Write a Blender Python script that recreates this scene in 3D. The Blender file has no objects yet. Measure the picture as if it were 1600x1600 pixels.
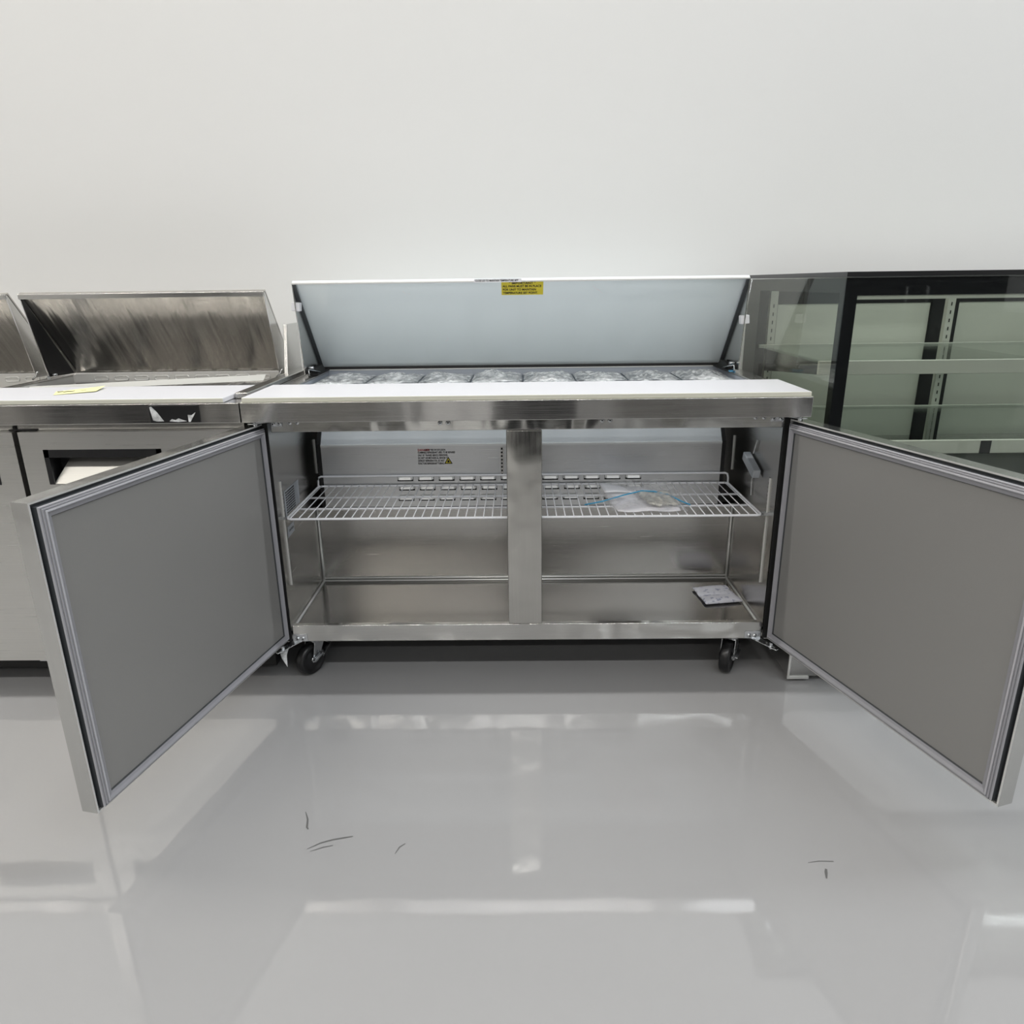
import bpy, bmesh, math, random
from mathutils import Vector, Matrix
random.seed(7)
SC = bpy.context.scene
COL = SC.collection
PI = math.pi

# ------------------------------------------------------------------ camera
cam = bpy.data.cameras.new('camera')
cam.sensor_width = 36
cam.lens = 1116.24 * 36 / 1600
cam.clip_start = .02
co = bpy.data.objects.new('camera', cam)
COL.objects.link(co)
rt = Vector((.99989272, .00823007, -.01211643))
fw = Vector((-.01152913, .95245032, -.30447573))
up = Vector((.00903444, .30458276, .95244303))
m = Matrix((rt, up, -fw)).transposed().to_4x4()
m.translation = Vector((-.0134, -1.9597, 1.1678))
co.matrix_world = m
SC.camera = co

# ------------------------------------------------------------------ world, exposure, ceiling lamps
w = bpy.data.worlds.new('world')
SC.world = w
w.use_nodes = True
w.node_tree.nodes['Background'].inputs[0].default_value = (.8, .85, .9, 1)
w.node_tree.nodes['Background'].inputs[1].default_value = .03
SC.view_settings.view_transform = 'Standard'
SC.view_settings.look = 'None'
SC.view_settings.gamma = 1
SC.view_settings.use_curve_mapping = False
SC.view_settings.exposure = 0.0
CEIL = 5.5
ROWS = [(.12, 62), (-4.1, 62), (-8.3, 52), (-12.2, 40)]
SEGS = [-6.2, -3.1, 0.0, 3.1, 6.2]
for ry, pw in ROWS:
    for sx in SEGS:
        L = bpy.data.lights.new('ceiling_tube', 'AREA')
        L.shape = 'RECTANGLE'
        L.size = 2.6
        L.size_y = .09
        L.energy = pw
        L.color = (1, .955, .885) if sx < -1 else ((1, .985, .965) if sx < 1 else (.93, .97, 1))
        o = bpy.data.objects.new('ceiling_tube', L)
        o.location = (sx, ry + .02 * sx * 0, CEIL - .14)
        COL.objects.link(o)


# ------------------------------------------------------------------ materials
def newmat(name):
    mt = bpy.data.materials.new(name)
    mt.use_nodes = True
    nt = mt.node_tree
    return mt, nt, nt.nodes['Principled BSDF']


def plain(name, col, rough=.5, metal=0, spec=.5, coat=0, **k):
    mt, nt, p = newmat(name)
    p.inputs['Base Color'].default_value = (*col, 1)
    p.inputs['Roughness'].default_value = rough
    p.inputs['Metallic'].default_value = metal
    p.inputs['Specular IOR Level'].default_value = spec
    p.inputs['Coat Weight'].default_value = coat
    return mt


def noise_nodes(nt, scale, stretch=(1, 1, 1), detail=3):
    tc = nt.nodes.new('ShaderNodeTexCoord')
    mp = nt.nodes.new('ShaderNodeMapping')
    mp.inputs['Scale'].default_value = stretch
    nz = nt.nodes.new('ShaderNodeTexNoise')
    nz.inputs['Scale'].default_value = scale
    nz.inputs['Detail'].default_value = detail
    nt.links.new(tc.outputs['Object'], mp.inputs[0])
    nt.links.new(mp.outputs[0], nz.inputs['Vector'])
    return nz


def steel(name, col=(.55, .545, .53), rough=.25, grain=(2, 2, 260), bump=.12, wave=.0, wscale=3, var=.06, aniso=0, coat=0, wst=(1, 1, 1)):
    """brushed / polished sheet metal: fine grain bump, broad waviness, slight tone variation"""
    mt, nt, p = newmat(name)
    p.inputs['Metallic'].default_value = 1
    p.inputs['Roughness'].default_value = rough
    p.inputs['Coat Weight'].default_value = coat
    p.inputs['Coat Roughness'].default_value = .08
    g = noise_nodes(nt, 3, grain, 2)
    b = noise_nodes(nt, wscale, wst, 2)
    r = nt.nodes.new('ShaderNodeMapRange')
    r.inputs['To Min'].default_value = max(.02, rough - var)
    r.inputs['To Max'].default_value = rough + var
    nt.links.new(g.outputs[0], r.inputs[0])
    nt.links.new(r.outputs[0], p.inputs['Roughness'])
    mx = nt.nodes.new('ShaderNodeMix')
    mx.data_type = 'RGBA'
    mx.inputs[6].default_value = (*[c * .93 for c in col], 1)
    mx.inputs[7].default_value = (*[min(1, c * 1.06) for c in col], 1)
    nt.links.new(g.outputs[0], mx.inputs[0])
    nt.links.new(mx.outputs[2], p.inputs['Base Color'])
    b1 = nt.nodes.new('ShaderNodeBump')
    b1.inputs['Strength'].default_value = bump
    b1.inputs['Distance'].default_value = .0006
    nt.links.new(g.outputs[0], b1.inputs['Height'])
    b2 = nt.nodes.new('ShaderNodeBump')
    b2.inputs['Strength'].default_value = wave
    b2.inputs['Distance'].default_value = .02
    nt.links.new(b.outputs[0], b2.inputs['Height'])
    nt.links.new(b2.outputs[0], b1.inputs['Normal'])
    nt.links.new(b1.outputs[0], p.inputs['Normal'])
    return mt


def glass(name, tint=(.86, .91, .87), rough=.0, base=.06, fr=.5):
    mt = bpy.data.materials.new(name)
    mt.use_nodes = True
    nt = mt.node_tree
    nt.nodes.remove(nt.nodes['Principled BSDF'])
    out = nt.nodes['Material Output']
    t = nt.nodes.new('ShaderNodeBsdfTransparent')
    t.inputs[0].default_value = (*tint, 1)
    g = nt.nodes.new('ShaderNodeBsdfGlossy')
    g.inputs['Roughness'].default_value = rough
    g.inputs['Color'].default_value = (1, 1, 1, 1)
    lw = nt.nodes.new('ShaderNodeFresnel')
    lw.inputs[0].default_value = 1.5
    ad = nt.nodes.new('ShaderNodeMath')
    ad.operation = 'ADD'
    ad.inputs[1].default_value = base
    mx = nt.nodes.new('ShaderNodeMixShader')
    ad.operation = 'MULTIPLY_ADD'
    ad.inputs[1].default_value = fr
    ad.inputs[2].default_value = base
    nt.links.new(lw.outputs[0], ad.inputs[0])
    nt.links.new(ad.outputs[0], mx.inputs[0])
    nt.links.new(t.outputs[0], mx.inputs[1])
    nt.links.new(g.outputs[0], mx.inputs[2])
    nt.links.new(mx.outputs[0], out.inputs[0])
    return mt


def film(name, tint=(.9, .93, .95), opac=.35, bscale=60, strength=.8, rough=.12):
    """crinkled clear plastic"""
    mt = bpy.data.materials.new(name)
    mt.use_nodes = True
    nt = mt.node_tree
    p = nt.nodes['Principled BSDF']
    p.inputs['Base Color'].default_value = (*tint, 1)
    p.inputs['Roughness'].default_value = rough
    p.inputs['Specular IOR Level'].default_value = 1.0
    p.inputs['Coat Weight'].default_value = 1
    nz = noise_nodes(nt, bscale, (1, 1, 1), 4)
    b = nt.nodes.new('ShaderNodeBump')
    b.inputs['Strength'].default_value = strength
    b.inputs['Distance'].default_value = .01
    nt.links.new(nz.outputs[0], b.inputs['Height'])
    nt.links.new(b.outputs[0], p.inputs['Normal'])
    nt.links.new(b.outputs[0], p.inputs['Coat Normal'])
    t = nt.nodes.new('ShaderNodeBsdfTransparent')
    mx = nt.nodes.new('ShaderNodeMixShader')
    r = nt.nodes.new('ShaderNodeMapRange')
    r.inputs['From Min'].default_value = .35
    r.inputs['From Max'].default_value = .65
    r.inputs['To Min'].default_value = max(0, opac - .3)
    r.inputs['To Max'].default_value = min(1, opac + .3)
    nt.links.new(nz.outputs[0], r.inputs[0])
    nt.links.new(r.outputs[0], mx.inputs[0])
    nt.links.new(t.outputs[0], mx.inputs[1])
    nt.links.new(p.outputs[0], mx.inputs[2])
    nt.links.new(mx.outputs[0], nt.nodes['Material Output'].inputs[0])
    return mt


M = {}
M['steel'] = steel('brushed_steel', (.56, .555, .54), .24, (2, 2, 260), .10, .05)
M['steel_front'] = steel('front_steel', (.60, .59, .575), .17, (2, 2, 200), .06, .45, 2.5, wst=(1.6, .5, .5))
M['steel_film'] = steel('film_covered_steel', (.64, .635, .61), .13, (3, 3, 90), .05, 1.0, 5, wst=(1, 1, .6))
M['steel_dark'] = steel('hood_steel', (.47, .455, .43), .20, (60, 2, 2), .30, .28, 3, wst=(6, .3, .3))
M['steel_wrap'] = steel('door_edge_steel', (.60, .60, .585), .22, (160, 160, 2), .06, .25, 6)
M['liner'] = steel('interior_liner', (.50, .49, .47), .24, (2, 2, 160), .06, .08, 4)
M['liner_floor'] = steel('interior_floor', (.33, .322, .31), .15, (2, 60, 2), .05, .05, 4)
M['cover'] = steel('evaporator_steel', (.62, .625, .63), .30, (2, 2, 200), .08, .06, 4)
M['mullion'] = steel('mullion_steel', (.60, .59, .555), .16, (80, 2, 2), .05, .5, 5)
M['scoop'] = steel('scoop_steel', (.50, .495, .47), .35, (2, 2, 200), .08, .1, 3)
M['zinc'] = steel('zinc', (.72, .74, .76), .22, (20, 20, 20), .1, .2, 30)
M['bright'] = plain('bright_edge', (.80, .80, .78), .3, .45)
M['covertop'] = plain('lit_cover_top', (.88, .91, .93), .35, .0)  # pale film tone, lightened to stand in for light from above
M['louvre'] = plain('louvre_bright', (.93, .94, .93), .25, .2)
M['panel'] = plain('inner_door_panel', (.285, .282, .274), .42, .2, .5)
M['gasket'] = plain('gasket_grey', (.30, .30, .325), .38)
M['gasket_light'] = plain('gasket_lip', (.46, .46, .49), .35)
M['groove'] = plain('gasket_groove', (.045, .05, .055), .5)
M['black'] = plain('black_plastic', (.012, .012, .013), .3)
M['blackmat'] = plain('black_rubber', (.008, .008, .008), .6)
M['dark'] = plain('dark_cavity', (.01, .01, .01), .8)
M['blackglass'] = plain('black_glass_border', (.006, .006, .008), .4, 0, .2)
M['glossblack'] = plain('gloss_black_door', (.010, .010, .012), .08)
M['board'] = plain('cutting_board_white', (.70, .705, .74), .42)
M['board_edge'] = plain('cutting_board_cream_edge', (.66, .65, .56), .5)
M['white'] = plain('white_plastic', (.82, .82, .85), .35)
M['wire'] = plain('white_coated_wire', (.93, .94, .98), .3)
M['paper'] = plain('paper_white', (.93, .92, .96), .7)
M['pale'] = plain('pale_case_trim', (.46, .47, .42), .45)
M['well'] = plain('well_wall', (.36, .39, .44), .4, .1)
M['well_light'] = plain('well_bright', (.62, .61, .58), .4, .1)
M['strip'] = plain('dull_white_strip', (.50, .50, .47), .5)
M['steel_door'] = steel('satin_door_steel', (.72, .715, .69), .30, (2, 2, 200), .10, .25, 1.6)
M['yellow'] = plain('yellow_label', (.72, .60, .03), .5)
M['note'] = plain('sticky_note_yellow', (.88, .86, .45), .7)
M['ink'] = plain('black_ink', (.015, .015, .015), .6)
M['red'] = plain('red_ink', (.5, .03, .03), .6)
M['blue'] = plain('blue_zip', (.05, .35, .60), .4)
M['bluetape'] = plain('blue_tape', (.12, .42, .70), .4)
M['scuff'] = plain('scuff', (.13, .13, .13), .4)
M['glass'] = glass('clear_glass', (.95, .97, .95), 0, .008, .35)
M['glass_side'] = glass('side_glass', (.93, .94, .91), 0, .0, .17)
M['glass_rear'] = plain('rear_glass_lit_wall', (.62, .64, .57), .18, 0, .5)  # opaque tone painting the lit wall seen through the rear glass
M['shelfglass'] = glass('shelf_glass', (.93, .96, .94), 0, .0)
M['film'] = film('crinkled_film', (.97, .99, 1), .62, 45, .7, .15)
M['filmsoft'] = film('clear_bag', (.9, .9, .92), .04, 25, .4)
M['packetfilm'] = film('packet_film', (.80, .78, .70), .4, 60, .8)
M['sticker'] = plain('grey_foil_label', (.46, .49, .53), .35, .1)

# lid liner: brushed steel still under its pale blue-grey protective film
mt, nt, p = newmat('lid_inner_film')
p.inputs['Base Color'].default_value = (.80, .875, .90, 1)
p.inputs['Roughness'].default_value = .28
p.inputs['Metallic'].default_value = .1
p.inputs['Coat Weight'].default_value = .5
p.inputs['Coat Roughness'].default_value = .12
nz = noise_nodes(nt, 5, (1, 1, 1), 3)
b = nt.nodes.new('ShaderNodeBump')
b.inputs['Strength'].default_value = .12
b.inputs['Distance'].default_value = .01
nt.links.new(nz.outputs[0], b.inputs['Height'])
nt.links.new(b.outputs[0], p.inputs['Normal'])
M['lidfilm'] = mt

# inner door panel with a fine grain
nt = M['panel'].node_tree
p = nt.nodes['Principled BSDF']
nz = noise_nodes(nt, 420, (1, 1, 1), 2)
b = nt.nodes.new('ShaderNodeBump')
b.inputs['Strength'].default_value = .25
b.inputs['Distance'].default_value = .0006
nt.links.new(nz.outputs[0], b.inputs['Height'])
nt.links.new(b.outputs[0], p.inputs['Normal'])

# floor: grey epoxy with gloss
mt, nt, p = newmat('epoxy_floor')
p.inputs['Roughness'].default_value = .05
p.inputs['Specular IOR Level'].default_value = .6
nz = noise_nodes(nt, 1.3, (1, 1, 1), 3)
cr = nt.nodes.new('ShaderNodeMix')
cr.data_type = 'RGBA'
cr.inputs[6].default_value = (.335, .335, .34, 1)
cr.inputs[7].default_value = (.37, .37, .372, 1)
nt.links.new(nz.outputs[0], cr.inputs[0])
nt.links.new(cr.outputs[2], p.inputs['Base Color'])
n2 = noise_nodes(nt, 9, (1, 1, 1), 2)
b = nt.nodes.new('ShaderNodeBump')
b.inputs['Strength'].default_value = .03
b.inputs['Distance'].default_value = .01
nt.links.new(n2.outputs[0], b.inputs['Height'])
nt.links.new(b.outputs[0], p.inputs['Normal'])
M['floor'] = mt

# painted wall
mt, nt, p = newmat('wall_paint')
p.inputs['Base Color'].default_value = (.80, .80, .79, 1)
p.inputs['Roughness'].default_value = .7
nz = noise_nodes(nt, 160, (1, 1, 1), 3)
b = nt.nodes.new('ShaderNodeBump')
b.inputs['Strength'].default_value = .05
b.inputs['Distance'].default_value = .002
nt.links.new(nz.outputs[0], b.inputs['Height'])
nt.links.new(b.outputs[0], p.inputs['Normal'])
M['wall'] = mt
M['ceil'] = plain('ceiling_paint', (.62, .62, .62), .8)
M['base'] = plain('baseboard_black', (.02, .02, .02), .5)

mt = bpy.data.materials.new('translucent_pan')  # pan bodies made see-through so ceiling light reaches the cabinet inside
mt.use_nodes = True
nt = mt.node_tree
p = nt.nodes['Principled BSDF']
nt.nodes.remove(p)
t1 = nt.nodes.new('ShaderNodeBsdfTransparent')
t1.inputs[0].default_value = (.90, .93, .95, 1)
t2 = nt.nodes.new('ShaderNodeBsdfTranslucent')
t2.inputs[0].default_value = (.90, .93, .95, 1)
mx = nt.nodes.new('ShaderNodeMixShader')
mx.inputs[0].default_value = .4
nt.links.new(t1.outputs[0], mx.inputs[1])
nt.links.new(t2.outputs[0], mx.inputs[2])
nt.links.new(mx.outputs[0], nt.nodes['Material Output'].inputs[0])
M['pan'] = mt

# sachet print
mt, nt, p = newmat('sachet_paper')
nz = noise_nodes(nt, 55, (1, 1.6, 1), 2)
cr = nt.nodes.new('ShaderNodeValToRGB')
cr.color_ramp.elements[0].position = .57
cr.color_ramp.elements[0].color = (.72, .73, .80, 1)
cr.color_ramp.elements[1].position = .63
cr.color_ramp.elements[1].color = (.36, .38, .50, 1)
nt.links.new(nz.outputs[0], cr.inputs[0])
nt.links.new(cr.outputs[0], p.inputs['Base Color'])
p.inputs['Roughness'].default_value = .6
M['sachet'] = mt


# ------------------------------------------------------------------ mesh builder
class B:
    def __init__(s):
        s.bm = bmesh.new()

    def face(s, pts, m=0, smooth=False):
        vs = [s.bm.verts.new(p) for p in pts]
        f = s.bm.faces.new(vs)
        f.material_index = m
        f.smooth = smooth
        return f

    def box(s, x0, x1, y0, y1, z0, z1, m=0):
        v = [s.bm.verts.new((x, y, z)) for x in (x0, x1) for y in (y0, y1) for z in (z0, z1)]
        for q in ((0, 1, 3, 2), (4, 6, 7, 5), (0, 4, 5, 1), (2, 3, 7, 6), (0, 2, 6, 4), (1, 5, 7, 3)):
            f = s.bm.faces.new([v[i] for i in q])
            f.material_index = m
        return s

    def hexa(s, a, b, m=0):
        """a, b: two quads of points facing each other"""
        va = [s.bm.verts.new(p) for p in a]
        vb = [s.bm.verts.new(p) for p in b]
        n = len(va)
        for q in (va[::-1], vb):
            f = s.bm.faces.new(q)
            f.material_index = m
        for i in range(n):
            f = s.bm.faces.new([va[i], va[(i + 1) % n], vb[(i + 1) % n], vb[i]])
            f.material_index = m
        return s

    def prism_x(s, prof, x0, x1, m=0):
        return s.hexa([(x0, y, z) for y, z in prof], [(x1, y, z) for y, z in prof], m)

    def slab(s, pts, th, m=0):
        """polygon of 3-D points given a thickness along its normal"""
        P = [Vector(p) for p in pts]
        n = (P[1] - P[0]).cross(P[2] - P[0]).normalized() * th
        return s.hexa([p for p in P], [p + n for p in P], m)

    def tube(s, pts, r, m=0, seg=8, closed=False):
        P = [Vector(p) for p in pts]
        rings = []
        n = len(P)
        ref = Vector((0, 0, 1))
        for i in range(n):
            if closed:
                d = (P[(i + 1) % n] - P[i - 1]).normalized()
            else:
                d = (P[min(i + 1, n - 1)] - P[max(i - 1, 0)]).normalized()
            rf = ref if abs(d.dot(ref)) < .95 else Vector((1, 0, 0))
            a = d.cross(rf).normalized()
            c = d.cross(a).normalized()
            rings.append([s.bm.verts.new(P[i] + r * (math.cos(t) * a + math.sin(t) * c)) for t in
                          [2 * PI * k / seg for k in range(seg)]])
        for i in range(n if closed else n - 1):
            A, C = rings[i], rings[(i + 1) % n]
            for k in range(seg):
                f = s.bm.faces.new([A[k], A[(k + 1) % seg], C[(k + 1) % seg], C[k]])
                f.material_index = m
                f.smooth = True
        if not closed:
            for R in (rings[0][::-1], rings[-1]):
                f = s.bm.faces.new(R)
                f.material_index = m
        return s

    def lathe(s, prof, c, axis, m=0, seg=32):
        """prof: (r, h) list around axis through c"""
        ax = Vector(axis).normalized()
        rf = Vector((0, 0, 1)) if abs(ax.z) < .9 else Vector((1, 0, 0))
        a = ax.cross(rf).normalized()
        bb = ax.cross(a).normalized()
        c = Vector(c)
        R = [[s.bm.verts.new(c + ax * h + max(r, 1e-5) * (math.cos(2 * PI * k / seg) * a + math.sin(2 * PI * k / seg) * bb))
              for k in range(seg)] for r, h in prof]
        for i in range(len(R) - 1):
            for k in range(seg):
                f = s.bm.faces.new([R[i][k], R[i][(k + 1) % seg], R[i + 1][(k + 1) % seg], R[i + 1][k]])
                f.material_index = m
                f.smooth = True
        return s

    def make(s, name, mats, parent=None, loc=(0, 0, 0), bevel=0, seg=2, wpos=True):
        bmesh.ops.recalc_face_normals(s.bm, faces=s.bm.faces)
        me = bpy.data.meshes.new(name)
        s.bm.to_mesh(me)
        s.bm.free()
        for mm in (mats if isinstance(mats, (list, tuple)) else [mats]):
            me.materials.append(M[mm] if isinstance(mm, str) else mm)
        o = bpy.data.objects.new(name, me)
        COL.objects.link(o)
        off = Vector(loc)
        if parent:
            o.parent = parent
            if wpos:      # vertices and loc are given in world space
                q = parent
                while q:
                    off -= Vector(q.location)
                    q = q.parent
        o.location = off
        if bevel:
            md = o.modifiers.new('bevel', 'BEVEL')
            md.width = bevel
            md.segments = seg
            md.limit_method = 'ANGLE'
            md.angle_limit = .6
            md.harden_normals = True
            for pl in me.polygons:
                pl.use_smooth = True
        return o


def tag(o, label=None, cat=None, group=None, kind=None):
    if label: o['label'] = label
    if cat: o['category'] = cat
    if group: o['group'] = group
    if kind: o['kind'] = kind
    return o


def empty(name, loc, label, cat, group=None):
    o = bpy.data.objects.new(name, None)
    o.empty_display_size = .05
    o.location = loc
    COL.objects.link(o)
    return tag(o, label, cat, group)


def copy_tree(o, parent=None):
    c = o.copy()
    COL.objects.link(c)
    if parent: c.parent = parent
    for ch in [x for x in list(COL.objects) if x.parent == o]:
        copy_tree(ch, c)
    return c


def text(name, body, size, origin, ux, uy, mat, parent, align='LEFT', squeeze=1.0, lift=.0006, bold=0.0, space=1.0):
    """flat lettering; origin = top left (or top centre), ux / uy = reading and up directions"""
    cu = bpy.data.curves.new(name, 'FONT')
    cu.body = body
    cu.size = size
    cu.align_x = align
    cu.align_y = 'TOP'
    cu.extrude = .00015
    cu.offset = bold
    cu.space_line = space
    t = bpy.data.objects.new(name, cu)
    COL.objects.link(t)
    dg = bpy.context.evaluated_depsgraph_get()
    me = bpy.data.meshes.new_from_object(t.evaluated_get(dg))
    bpy.data.objects.remove(t)
    bpy.data.curves.remove(cu)
    ux = Vector(ux).normalized()
    uy = Vector(uy).normalized()
    n = ux.cross(uy)
    off = Vector(origin) + n * lift
    q = parent
    base = Vector((0, 0, 0))
    while q:
        base += Vector(q.location)
        q = q.parent
    for v in me.vertices:
        c = v.co.copy()
        v.co = off + ux * c.x * squeeze + uy * c.y + n * c.z - base
    me.materials.clear()
    me.materials.append(M[mat])
    o = bpy.data.objects.new(name, me)
    COL.objects.link(o)
    o.parent = parent
    return o


# ------------------------------------------------------------------ the room
RX0, RX1, RY0, WY = -8.5, 8.5, -14.0, .86
fl = B().box(RX0, RX1, RY0, WY + .1, -.1, 0).make('floor', 'floor')
tag(fl, kind='structure')
tag(B().box(RX0, RX1, WY, WY + .1, 0, CEIL).make('wall_back', 'wall'), kind='structure')
tag(B().box(RX0 - .1, RX0, RY0, WY + .1, 0, CEIL).make('wall_left', 'wall'), kind='structure')
tag(B().box(RX1, RX1 + .1, RY0, WY + .1, 0, CEIL).make('wall_right', 'wall'), kind='structure')
tag(B().box(RX0, RX1, RY0 - .1, RY0, 0, CEIL).make('wall_front', 'wall'), kind='structure')
tag(B().box(RX0, RX1, RY0, WY + .1, CEIL, CEIL + .1).make('ceiling', 'ceil'), kind='structure')
tag(B().box(RX0, RX1, WY - .012, WY, 0, .10).make('baseboard_back', 'base', bevel=.002), kind='structure')
RN = ['row nearest the wall', 'second row', 'third row', 'farthest row']
CN = ['far left', 'left', 'middle', 'right', 'far right']
for (ry, pw), rn in zip(ROWS, RN):
    for sx, cn in zip(SEGS, CN):
        t = empty('ceiling_light', (sx, ry, CEIL), 'slim white ceiling strip light, %s one of the %s' % (cn, rn), 'ceiling light',
                  'strip lights in rows on the ceiling')
        B().box(sx - 1.32, sx + 1.32, ry - .07, ry + .07, CEIL - .10, CEIL).make('housing', 'white', t)


# scuffs on the floor
def scuff(pts, wd):
    bb = B()
    n = len(pts)
    L, R = [], []
    wd *= .6
    for i, (x, y) in enumerate(pts):
        a = Vector(pts[max(0, i - 1)])
        c = Vector(pts[min(n - 1, i + 1)])
        d = (c - a).normalized()
        ww = wd * (.25 + math.sin(PI * (i + .3) / n)) * .5
        L.append((x - d.y * ww, y + d.x * ww))
        R.append((x + d.y * ww, y - d.x * ww))
    for i in range(n - 1):
        bb.face([(*L[i], .0006), (*L[i + 1], .0006), (*R[i + 1], .0006), (*R[i], .0006)])
    bb.make('scuff_mark', 'scuff', fl)


scuff([(-.484, -.705), (-.46, -.688), (-.435, -.678), (-.41, -.672), (-.392, -.668)], .006)
scuff([(-.476, -.712), (-.45, -.70), (-.43, -.695)], .004)
scuff([(-.520, -.590), (-.508, -.615), (-.503, -.640), (-.498, -.646)], .006)
scuff([(.585, -.748), (.61, -.744), (.64, -.745)], .003)
scuff([(.607, -.79), (.612, -.775), (.616, -.765)], .008)
scuff([(-.29, -.72), (-.283, -.70), (-.272, -.69)], .004)

# ------------------------------------------------------------------ main prep table
T = empty('prep_table', (0, .35, 0), 'stainless sandwich prep table on casters with both doors and its lid wide open', 'prep table')
XL, XR = -.7625, .7675
ZB, ZRT = .130, .185          # bottom rail
IL, IR = -.722, .722          # liner
YB = .405
b = B()
b.box(XL, IL - .002, .0, .74, ZB, .826)
b.box(IR + .002, XR, .0, .74, ZB, .826)
b.box(XL, XR, .70, .74, ZB, .826)
b.box(IL - .002, IR + .002, .018, .70, ZB, .150)
b.make('cabinet_shell', 'steel', T)
b = B()
b.box(-.712, .7152, 0, .018, ZB, ZRT)
b.make('bottom_rail', 'steel_film', T, bevel=.0025)
b = B()
b.box(-.706, .722, 0, .018, .7805, .826)
b.make('top_rail', 'steel_film', T, bevel=.002)
for x0, x1 in ((XL + .002, -.7145), (.7175, XR - .002)):
    B().box(x0, x1, -.004, .0, ZB + .004, .822).make('frame_breaker', 'blackmat', T)
B().box(-.051, .049, -.002, .03, .186, .7800).make('mullion', 'mullion', T, bevel=.003)

for x0, x1 in ((XL + .01, XR - .01),):
    B().box(x0, x1, .019, .73, .1265, .1298).make('underside_darkener', 'blackmat', T)  # unseen black sheet, added to darken the floor reflection below
# liner
b = B()
b.face([(IL, .018, .150), (IL, .70, .150), (IL, .70, .8), (IL, .018, .8)])
b.face([(IR, .018, .150), (IR, .018, .8), (IR, .70, .8), (IR, .70, .150)])
b.box(IL, IR, YB, YB + .01, .15, .438)
b.box(IL, IR, .56, .57, .43, .80)
b.box(IL, IR, YB, .56, .430, .438)
b.make('side_liner', 'liner', T)
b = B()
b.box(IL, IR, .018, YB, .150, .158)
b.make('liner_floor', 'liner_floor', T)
# cove trims
for xx, sg in ((IL, 1), (IR, -1)):
    B().tube([(xx + sg * .004, YB - .004, .160), (xx + sg * .004, YB - .004, .437)], .0045, 0, 8).make('cove_trim', 'bright', T)
    B().tube([(xx + sg * .004, .022, .160), (xx + sg * .004, YB, .160)], .0045, 0, 8).make('cove_trim', 'bright', T)
for z_, dy in ((.170, .003), (.161, .006)):
    B().tube([(IL, YB - dy, z_), (IR, YB - dy, z_)], .004, 0, 8).make('cove_trim', 'bright', T)
B().box(IL + .01, IR - .01, YB - .003, YB, .424, .430).make('seam_strip', 'bright', T)

# evaporator cover with louvres
CX0, CX1 = -.684, .664
b = B()
yc = .392
b.box(CX0, CX1, yc, yc + .012, .4390, .655)
b.prism_x([(yc, .655), (yc + .075, .755), (yc + .087, .755), (yc + .012, .655)], CX0, CX1, 3)
b.prism_x([(yc - .0015, .651), (yc - .0015, .657), (yc + .004, .660), (yc + .004, .651)], CX0, CX1, 1)
lv = []
for row, zz in enumerate((.552, .519, .482)):
    for k in range(12):
        x = -.430 + k * .0705 + (.004 if row == 1 else 0)
        # dark slot below a bulged bright hood
        b.box(x - .001, x + .053, yc - .0012, yc, zz - .022, zz - .006, 2)
        pr = [(0, 0), (-.004, -.002), (-.008, -.007), (-.011, -.015), (-.009, -.015), (0, -.010)]
        ends = [(.004, .45), (.0, 1), (0, 1), (.004, .45)]
        xs_ = [x + .0, x + .006, x + .046, x + .052]
        sc_ = [.35, 1, 1, .35]
        for i_ in range(3):
            b.hexa([(xs_[i_], yc - .001 + p_[0] * sc_[i_], zz + p_[1]) for p_ in pr], [(xs_[i_ + 1], yc - .001 + p_[0] * sc_[i_ + 1], zz + p_[1]) for p_ in pr], 1)
ev = b.make('evaporator_cover', ['cover', 'louvre', 'dark', 'covertop'], T)
for x0 in (CX0 - .012, CX1 + .001):  # black strips painting the shade in the gaps beside the cover
    b = B()
    b.prism_x([(yc - .003, .4390), (yc - .003, .66), (yc + .072, .76), (yc + .087, .76), (yc + .012, .66), (yc + .012, .4390)], x0, x0 + .011)
    b.make('side_gap_shade', 'blackmat', T)
# warning lettering on the cover
U, V = (1, 0, 0), (0, 0, 1)
ty = yc - .0003
text('warning_lettering', 'DANGER', .0098, (-.357, ty, .6425), U, V, 'red', T, bold=.0003)
text('warning_lettering', '           -RISK OF FIRE OR EXPLOSION.', .0082, (-.352, ty, .6420), U, V, 'ink', T, squeeze=.66, bold=.0002)
for k, s_ in enumerate(('FLAMMABLE REFRIGERANT USED. TO BE REPAIRED', 'ONLY BY TRAINED SERVICE PERSONNEL.',
                        'DO NOT USE MECHANICAL DEVICES TO', 'DEFROST REFRIGERATOR. DO NOT', 'PUNCTURE REFRIGERANT TUBING.')):
    text('warning_lettering', s_, .0090, (-.357, ty, .6335 - .0095 * k), U, V, 'ink', T, squeeze=.62, bold=.00025)
b = B()
b.box(-.268, -.241, yc - .001, yc, .5895, .590)
b.bm.clear()
b.slab([(-.269, yc - .0004, .5895), (-.2405, yc - .0004, .5895), (-.2548, yc - .0004, .614)], .0004, 0)
b.slab([(-.2645, yc - .0010, .5922), (-.245, yc - .0010, .5922), (-.2548, yc - .0010, .6090)], .0004, 1)
b.slab([(-.258, yc - .0016, .5945), (-.2515, yc - .0016, .5945), (-.2505, yc - .0016, .599), (-.2535, yc - .0016, .6015), (-.2548, yc - .0016, .605), (-.258, yc - .0016, .600)], .0004, 0)
b.make('flammable_symbol', ['ink', 'yellow'], T)

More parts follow.
